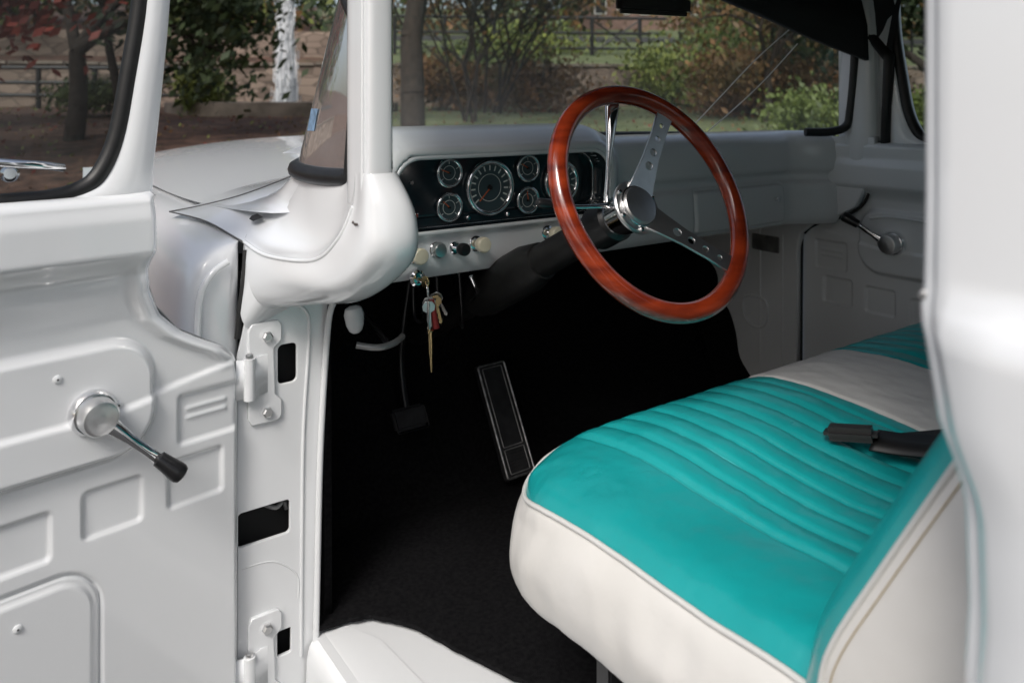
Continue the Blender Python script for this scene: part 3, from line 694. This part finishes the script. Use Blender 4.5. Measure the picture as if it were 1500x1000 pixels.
# ------------------------------------------------------------------ terrain
WD=Vector((.5,.866,0)); WE=Vector((.866,-.5,0))
def TZ(D):
    return interp([(5,0),(8,.30),(11,.68),(14,.98),(19,1.25),(24.2,1.42),(24.21,2.62),(30,3.5),(40,4.9),(55,6.8),(80,10),(130,17),(420,24)],D)
Ds=[-420,-150,-60,-20,-8,0,3,5]+[5+i*.8 for i in range(1,24)]+[24.2,24.5,26,28,30,33,36,40,47,55,66,80,100,130,200,420]
Es=[-420,-200,-90]+[-60+2*i for i in range(61)]+[90,200,420]
rows=[]
for D in Ds:
    r=[]
    for E in Es:
        p=WD*D+WE*E
        z=TZ(D)
        if 6<D<24: z+=.10*noise.noise(Vector((E*.15,D*.15,0)))
        r.append((p.x,p.y,z))
    rows.append(r)
gm=bpy.data.materials.new('ground_grass_and_mulch'); gm.use_nodes=True; nt=gm.node_tree; pb_=nt.nodes['Principled BSDF']; pb_.inputs['Roughness'].default_value=.95
tc=nt.nodes.new('ShaderNodeTexCoord')
dot=nt.nodes.new('ShaderNodeVectorMath'); dot.operation='DOT_PRODUCT'; dot.inputs[1].default_value=(.93,-.37,0); nt.links.new(tc.outputs['Object'],dot.inputs[0])
nz=nt.nodes.new('ShaderNodeTexNoise'); nz.inputs['Scale'].default_value=.6; nz.inputs['Detail'].default_value=6; nt.links.new(tc.outputs['Object'],nz.inputs['Vector'])
ma=nt.nodes.new('ShaderNodeMath'); ma.operation='MULTIPLY_ADD'; nt.links.new(nz.outputs['Fac'],ma.inputs[0]); ma.inputs[1].default_value=5; nt.links.new(dot.outputs['Value'],ma.inputs[2])
rp=nt.nodes.new('ShaderNodeMapRange'); rp.inputs['From Min'].default_value=2.0; rp.inputs['From Max'].default_value=4.0; nt.links.new(ma.outputs[0],rp.inputs['Value'])
def ramp(c0,c1,scale):
    n=nt.nodes.new('ShaderNodeTexNoise'); n.inputs['Scale'].default_value=scale; n.inputs['Detail'].default_value=8; n.inputs['Roughness'].default_value=.7; nt.links.new(tc.outputs['Object'],n.inputs['Vector'])
    r=nt.nodes.new('ShaderNodeValToRGB'); r.color_ramp.elements[0].position=.38; r.color_ramp.elements[1].position=.62
    r.color_ramp.elements[0].color=(*c0,1); r.color_ramp.elements[1].color=(*c1,1); nt.links.new(n.outputs['Fac'],r.inputs[0]); return r
r1=ramp((.035,.018,.012),(.14,.075,.050),3.0); r2=ramp((.09,.12,.045),(.18,.20,.10),1.5)
mx=nt.nodes.new('ShaderNodeMixRGB'); nt.links.new(rp.outputs[0],mx.inputs[0]); nt.links.new(r1.outputs[0],mx.inputs[1]); nt.links.new(r2.outputs[0],mx.inputs[2]); nt.links.new(mx.outputs[0],pb_.inputs['Base Color'])
grid('ground',rows,gm)
asph=new_mat('asphalt',(.06,.06,.06),.9,var=.4,vscale=30)
mesh_obj('parking_pavement',[(-8,-12,.004),(6,-12,.004),(6,4.2,.004),(-8,4.2,.004)],[(0,1,2,3)],asph)
def WPt(D,E,z): p=WD*D+WE*E; return Vector((p.x,p.y,z))
stone=bpy.data.materials.new('stone_wall'); stone.use_nodes=True; nt=stone.node_tree; pb2=nt.nodes['Principled BSDF']; pb2.inputs['Roughness'].default_value=.9
tc=nt.nodes.new('ShaderNodeTexCoord'); mp=nt.nodes.new('ShaderNodeMapping'); mp.inputs['Scale'].default_value=(1.9,.01,4.2); nt.links.new(tc.outputs['Object'],mp.inputs[0])
v1=nt.nodes.new('ShaderNodeTexVoronoi'); v1.inputs['Scale'].default_value=1; nt.links.new(mp.outputs[0],v1.inputs['Vector'])
v2=nt.nodes.new('ShaderNodeTexVoronoi'); v2.feature='DISTANCE_TO_EDGE'; v2.inputs['Scale'].default_value=1; nt.links.new(mp.outputs[0],v2.inputs['Vector'])
bw=nt.nodes.new('ShaderNodeSeparateXYZ'); nt.links.new(v1.outputs['Color'],bw.inputs[0])
rr_=nt.nodes.new('ShaderNodeValToRGB'); rr_.color_ramp.elements[0].color=(.20,.15,.12,1); rr_.color_ramp.elements[1].color=(.44,.34,.27,1); nt.links.new(bw.outputs[0],rr_.inputs[0])
er=nt.nodes.new('ShaderNodeMapRange'); er.inputs['From Max'].default_value=.09; er.inputs['To Min'].default_value=.45; nt.links.new(v2.outputs['Distance'],er.inputs['Value'])
n=nt.nodes.new('ShaderNodeTexNoise'); n.inputs['Scale'].default_value=.8; n.inputs['Detail'].default_value=7; nt.links.new(tc.outputs['Object'],n.inputs['Vector'])
m1=nt.nodes.new('ShaderNodeMixRGB'); m1.blend_type='MULTIPLY'; m1.inputs[0].default_value=1; nt.links.new(rr_.outputs[0],m1.inputs[1]); nt.links.new(er.outputs[0],m1.inputs[2])
mm=nt.nodes.new('ShaderNodeMixRGB'); mm.blend_type='MULTIPLY'; mm.inputs[0].default_value=.5; nt.links.new(m1.outputs[0],mm.inputs[1]); nt.links.new(n.outputs['Fac'],mm.inputs[2]); nt.links.new(mm.outputs[0],pb2.inputs['Base Color'])
wl=empty('stone_retaining_wall')
ang=math.atan2(WE.y,WE.x)
box('wall',WPt(24.15,0,1.86),(45,.22,.80),stone,wl,0,rot=(0,0,ang))
capm=new_mat('stone_cap',(.26,.22,.18),.9,var=.5,vscale=2)
rg=random.Random(3); E=-44
while E<44:
    w_=rg.uniform(.35,.8); box('coping_stone',WPt(24.13+rg.uniform(-.03,.03),E+w_,2.67+rg.uniform(-.02,.03)),(w_*.97,.27,.05),capm,wl,.02,rot=(0,0,ang)); E+=2*w_
# upper tier behind the fountain on the left
wl2=empty('stone_retaining_wall')
box('wall',WPt(27.5,-16,3.3),(14,.22,.65),stone,wl2,0,rot=(0,0,ang))
fm=new_mat('black_iron',(.015,.015,.016),.5)
def fence(name,D,E0,E1,zb,h,step,rails,r=.03,diag=False):
    f=empty(name); n_=int((E1-E0)/step)
    for i in range(n_+1):
        E=E0+step*i; rod('post',WPt(D,E,zb-.1),WPt(D,E,zb+h),r*1.3,r*1.3,fm,f,8)
        if diag and i<n_ and i%3==1:
            rod('brace',WPt(D,E,zb+.1),WPt(D,E+step,zb+h*.95),r*.6,r*.6,fm,f,6); rod('brace',WPt(D,E,zb+h*.95),WPt(D,E+step,zb+.1),r*.6,r*.6,fm,f,6)
    for k in rails: rod('rail',WPt(D,E0,zb+h*k),WPt(D,E1,zb+h*k),r,r,fm,f,8)
fence('iron_fence',21.5,-14.5,-6.0,1.35,1.1,1.4,(.35,.65,1.0),.05)
fence('iron_fence',28.5,-1.5,8.5,3.25,1.40,1.8,(.2,.6,1.0),.055,True)
fence('iron_fence',30,9.5,26,3.45,1.2,2.4,(.3,.65,1.0),.04)
fo=empty('fountain')
water=new_mat('pond_water',(.03,.045,.04),.08)
fp=Vector((7.3,20.7,1.42))
lathe('basin',[(3.0,-.3),(3.0,.12),(2.7,.14),(2.7,.05)],fp,(0,0,1),capm,fo,48)
lathe('water',[(2.68,0),(2.68,.07)],fp,(0,0,1),water,fo,48)
spray=bpy.data.materials.new('water_spray'); spray.use_nodes=True; nt=spray.node_tree; nt.nodes['Principled BSDF'].inputs['Base Color'].default_value=(.93,.95,.97,1); nt.nodes['Principled BSDF'].inputs['Alpha'].default_value=.8
vs=[];fs=[]
for i in range(7500):
    h=random.random()**.8; z=fp.z+h*3.4; rad=.06+.24*(1-h)+ (.16*random.random() if random.random()<.2 else 0)
    t=random.random()*6.283; rr=rad*random.random()**.6; x=fp.x+rr*math.cos(t); y=fp.y+rr*math.sin(t); s_=.014+.017*random.random(); l=.05+.12*random.random(); d=random.random()*3.14
    dx,dy=math.cos(d)*s_,math.sin(d)*s_; k=len(vs); vs+=[(x-dx,y-dy,z-l),(x+dx,y+dy,z-l),(x+dx*.6,y+dy*.6,z+l),(x-dx*.6,y-dy*.6,z+l)]; fs.append((k,k+1,k+2,k+3))
mesh_obj('jet',vs,fs,spray,fo,smooth=False)
hs=empty('brick_house'); brick=new_mat('red_brick',(.30,.19,.155),.9,var=.35,vscale=3)
hc_=Vector((42,41,6.6)); wt=new_mat('white_trim',(.75,.75,.72),.6); roofm=new_mat('roof_shingles',(.09,.08,.08),.9)
box('walls',hc_+Vector((0,0,2.0)),(6,4,2.8),brick,hs,0,rot=(0,0,ang))
for i in range(-3,4):
    q=hc_-WD*4.03+WE*(i*1.6)+Vector((0,0,1.6)); box('window',q,(.42,.05,.7),wt,hs,.01,rot=(0,0,ang)); box('window_pane',q-WD*.05,(.34,.03,.60),blackp,hs,0,rot=(0,0,ang))
box('eave',hc_+Vector((0,0,4.9)),(6.4,4.4,.12),wt,hs,0,rot=(0,0,ang))
rf=[WPt(0,e,0)+hc_*1+WD*d+Vector((0,0,z)) for e,d,z in ((-6.4,-4.4,5.02),(6.4,-4.4,5.02),(6.4,4.4,5.02),(-6.4,4.4,5.02),(-5,0,7.4),(5,0,7.4))]
mesh_obj('roof',rf,[(0,1,5,4),(2,3,4,5),(1,2,5),(3,0,4)],roofm,hs,smooth=False)
rows=[[WPt(d,e,TZ(d)+.03) for e in range(-60,61,5)] for d in (36,38,40)]
grid('road',rows,asph)
# ------------------------------------------------------------------ vegetation
bark=new_mat('bark',(.055,.042,.033),.95,var=.5,vscale=12)
def leafm(name,c1,c2,sc_=1.2):
    m=new_mat(name,c1,.6,base2=c2,vscale=sc_,detail=8); return m
LG=leafm('green_leaves',(.15,.20,.045),(.045,.07,.02)); LD=leafm('dark_leaves',(.05,.075,.025),(.015,.028,.010)); LO=leafm('autumn_leaves',(.24,.12,.045),(.08,.065,.025)); LY=leafm('yellow_green_leaves',(.25,.28,.06),(.09,.13,.035)); LR=leafm('red_leaves',(.30,.045,.025),(.09,.02,.012))
def tubemesh(vs,fs,p0,p1,r0,r1,n=7):
    x,y,z=frame_of(p1-p0); k=len(vs)
    for p,r in ((p0,r0),(p1,r1)):
        for i in range(n):
            t=2*math.pi*i/n; vs.append(p+x*(r*math.cos(t))+y*(r*math.sin(t)))
    for i in range(n): fs.append((k+i,k+(i+1)%n,k+n+(i+1)%n,k+n+i))
def leaves(vs,fs,c,rad,n,size,rng,flat=.75):
    for _ in range(n):
        p=c+Vector((rng.gauss(0,rad),rng.gauss(0,rad),rng.gauss(0,rad*flat)))
        a=Vector((rng.gauss(0,1),rng.gauss(0,1),rng.gauss(0,1))).normalized(); b=a.orthogonal().normalized(); c2=a.cross(b)
        s=size*(.6+.8*rng.random()); k=len(vs)
        vs+=[p-b*s,p+c2*s*.45,p+b*s,p-c2*s*.45]; fs.append((k,k+1,k+2,k+3))
def tree(name,x,y,zb,H_,r,mat,seed,trunk=.35,spread=.5,depth=4,nl=70,ls=.10,lr=.45,lean=(0,0),stems=1):
    rng=random.Random(seed); t=empty(name); vs=[];fs=[];lv=[];lf=[]
    def br_(p,d,L,rr,dep):
        segs=3; q=p
        for i in range(segs):
            d2=(d+Vector((rng.gauss(0,.10),rng.gauss(0,.10),rng.gauss(0,.06)))).normalized()
            q2=q+d2*(L/segs); tubemesh(vs,fs,q,q2,rr*(1-.25*i/segs),rr*(1-.25*(i+1)/segs)); q=q2; d=d2
        if dep<=2: leaves(lv,lf,q,lr*(1.2 if dep else 1),int(nl*(.6 if dep else 1)),ls,rng)
        if dep==0: return
        for k in range(3):
            az=rng.random()*6.283; x_,y_,z_=frame_of(d); dn=(d+ (x_*math.cos(az)+y_*math.sin(az))*spread*(.7+.7*rng.random())+Vector((0,0,.08))).normalized()
            br_(q,dn,L*(.62+.2*rng.random()),rr*.62,dep-1)
    for s_ in range(stems):
        l=Vector((lean[0]+(rng.gauss(0,.25) if stems>1 else 0),lean[1]+(rng.gauss(0,.25) if stems>1 else 0),1)).normalized()
        br_(Vector((x+(rng.gauss(0,.12) if stems>1 else 0),y+(rng.gauss(0,.12) if stems>1 else 0),zb-.15)),l,H_*trunk,r,depth)
    mesh_obj('trunk',vs,fs,bark,t); 
    if lf: mesh_obj('foliage',lv,lf,mat,t,smooth=False)
tree('oak_tree',1.6,14.6,.9,7.5,.17,LD,1,trunk=.22,spread=.8,nl=65,lr=.5)
tree('oak_tree',-1.2,17.5,1.1,7.5,.16,LG,12,trunk=.24,spread=.8,nl=60,lr=.5)
tree('oak_tree',6.0,14.3,.95,7.5,.13,LG,3,trunk=.40,spread=.6,nl=45,lr=.42,lean=(.12,.02))
tree('oak_tree',2.9,18.0,1.1,6.5,.10,LY,33,trunk=.40,spread=.6,nl=55,lr=.45)
tree('oak_tree',6.7,12.4,.85,8,.24,LG,4,trunk=.38,spread=.6,nl=50,lr=.5)
tree('crepe_myrtle',10.9,16.2,1.15,4.5,.045,LO,5,trunk=.35,spread=.45,depth=3,nl=5,ls=.07,stems=5)
tree('crepe_myrtle',9.1,14.2,1.05,4.5,.04,LO,15,trunk=.33,spread=.45,depth=3,nl=4,ls=.07,stems=5)
tree('maple_tree',14.2,10.6,1.0,5.0,.09,LO,6,trunk=.28,spread=.7,depth=4,nl=28,ls=.08,lr=.4)
tree('maple_tree',17.5,12.5,1.2,5.5,.10,LO,26,trunk=.25,spread=.8,depth=4,nl=35,ls=.09,lr=.45)
tree('oak_tree',15.5,7.4,.9,6,.14,LD,8,trunk=.25,spread=.8,nl=60,lr=.5)
tree('oak_tree',13.5,4.6,.6,6,.14,LD,18,trunk=.22,spread=.8,nl=60,lr=.5)
tree('oak_tree',6.5,30.5,3.5,8,.2,LY,9,trunk=.16,spread=.9,nl=60,ls=.14,lr=.7)
tree('oak_tree',2.5,31,3.6,9,.2,LG,10,trunk=.15,spread=.9,nl=60,ls=.14,lr=.7)
tree('oak_tree',17,25,3.5,8,.16,LG,11,trunk=.26,spread=.7,nl=50,ls=.12,lr=.6)
tree('oak_tree',26,17,3.6,8,.18,LG,13,trunk=.2,spread=.8,nl=60,ls=.13,lr=.7)
tree('maple_tree',-1.6,13,.75,6,.12,LR,14,trunk=.26,spread=.8,nl=50,ls=.09,lr=.45)
tree('oak_tree',-9,-9,0,10,.26,LD,41,trunk=.28,spread=.7,nl=50,ls=.16,lr=.8)  # three unseen trees behind the camera, added for dark reflections in the paint
tree('oak_tree',-14,1,0,10,.26,LG,42,trunk=.28,spread=.7,nl=50,ls=.16,lr=.8)
tree('oak_tree',1,-15,0,10,.26,LG,43,trunk=.28,spread=.7,nl=50,ls=.16,lr=.8)
def shrub(name,x,y,zb,rx,rz,n,mat,seed,size=.06):
    rng=random.Random(seed); vs=[];fs=[]
    for k in range(14):
        c=Vector((x+rng.gauss(0,rx*.55),y+rng.gauss(0,rx*.4),zb+rz*(.25+.65*rng.random())))
        leaves(vs,fs,c,rx*.28,n//14,size,rng)
    mesh_obj(name,vs,fs,mat,None,smooth=False)
shrub('green_shrub',12.2,8.0,.80,.9,.75,5000,LG,1); shrub('green_shrub',13.6,7.4,.80,.9,.8,4000,LG,2)
shrub('autumn_shrub',15.6,11.8,1.15,1.6,1.3,6000,LO,3,.08); shrub('autumn_shrub',19.5,13,1.3,2,1.8,6000,LO,4,.09)
shrub('green_shrub',4.9,19.6,1.35,.6,.9,4000,LY,5); shrub('green_shrub',2.6,20,1.35,.7,.6,3000,LG,6)
shrub('autumn_shrub',12.5,16.5,1.2,1.5,1.4,3000,LO,7,.08)
shrub('green_shrub',14,20.5,1.35,1.8,1.6,5000,LG,17,.09); shrub('green_shrub',18,24,2.8,2.2,1.3,5000,LY,18,.10); shrub('green_shrub',23,18.5,3.0,2.5,1.4,5000,LG,19,.10)
shrub('autumn_shrub',10.9,18.6,1.3,1.2,1.3,4000,LO,27,.08); shrub('green_shrub',17.5,16.2,1.3,1.8,1.5,5000,LY,28,.09)
rng=random.Random(99); vs=[];fs=[];idx=[]
for k in range(560):
    D=rng.uniform(41,64); E=rng.uniform(-60,60); 
    c=WPt(D,E,TZ(D)+rng.uniform(.6,10))
    if abs(E-(hc_.dot(WE)))<6 and D<57 : continue
    n0=len(fs); leaves(vs,fs,c,1.4,150,.28,rng); idx+= [rng.choice((0,0,1,2,3))]*(len(fs)-n0)
mesh_obj('distant_trees',vs,fs,[LG,LD,LO,LY],None,smooth=False,idx=idx)
vs=[];fs=[];idx=[]
for k in range(4500):
    D=rng.uniform(7,23); E=rng.uniform(-16,14); p=WPt(D,E,TZ(D)+.10*noise.noise(Vector((E*.15,D*.15,0)))+.02); n0=len(fs); leaves(vs,fs,p,.02,1,.045,rng); idx.append(rng.choice((0,0,1,2)))
mesh_obj('fallen_leaves',vs,fs,[LO,LR,LY],None,smooth=False,idx=idx)
# ------------------------------------------------------------------ light
w=bpy.data.worlds.new('World'); sc.world=w; w.use_nodes=True; nt=w.node_tree
sky=nt.nodes.new('ShaderNodeTexSky'); sky.sky_type='NISHITA'; sky.sun_disc=False
Ldir=Vector((-.62,-.40,.80)).normalized()
sky.sun_elevation=math.asin(Ldir.z); sky.sun_rotation=math.atan2(Ldir.x,Ldir.y)
sky.dust_density=4; sky.air_density=1.0; sky.ozone_density=1
hs_=nt.nodes.new('ShaderNodeHueSaturation'); hs_.inputs['Saturation'].default_value=.70
bg=nt.nodes['Background']; bg.inputs['Strength'].default_value=.15
nt.links.new(sky.outputs[0],hs_.inputs['Color']); nt.links.new(hs_.outputs[0],bg.inputs['Color'])
sl=bpy.data.lights.new('sun','SUN'); sl.energy=2.0; sl.angle=R(18); sl.color=(1,.975,.94)
so=bpy.data.objects.new('sun',sl); COL.objects.link(so); so.rotation_euler=(-Ldir).to_track_quat('-Z','Y').to_euler()
# ------------------------------------------------------------------ camera
cd=bpy.data.cameras.new('camera'); cam=bpy.data.objects.new('camera',cd); COL.objects.link(cam)
cam.location=(0,0,1.55); cam.rotation_euler=(R(90),0,R(-35.5)); cd.lens=27.6; cd.sensor_width=36; cd.shift_y=-.2333
cd.clip_start=.02; cd.clip_end=2000
cd.dof.use_dof=True; cd.dof.focus_distance=1.35; cd.dof.aperture_fstop=5.0
sc.camera=cam
sc.view_settings.view_transform='Standard'; sc.view_settings.look='None'; sc.view_settings.exposure=0
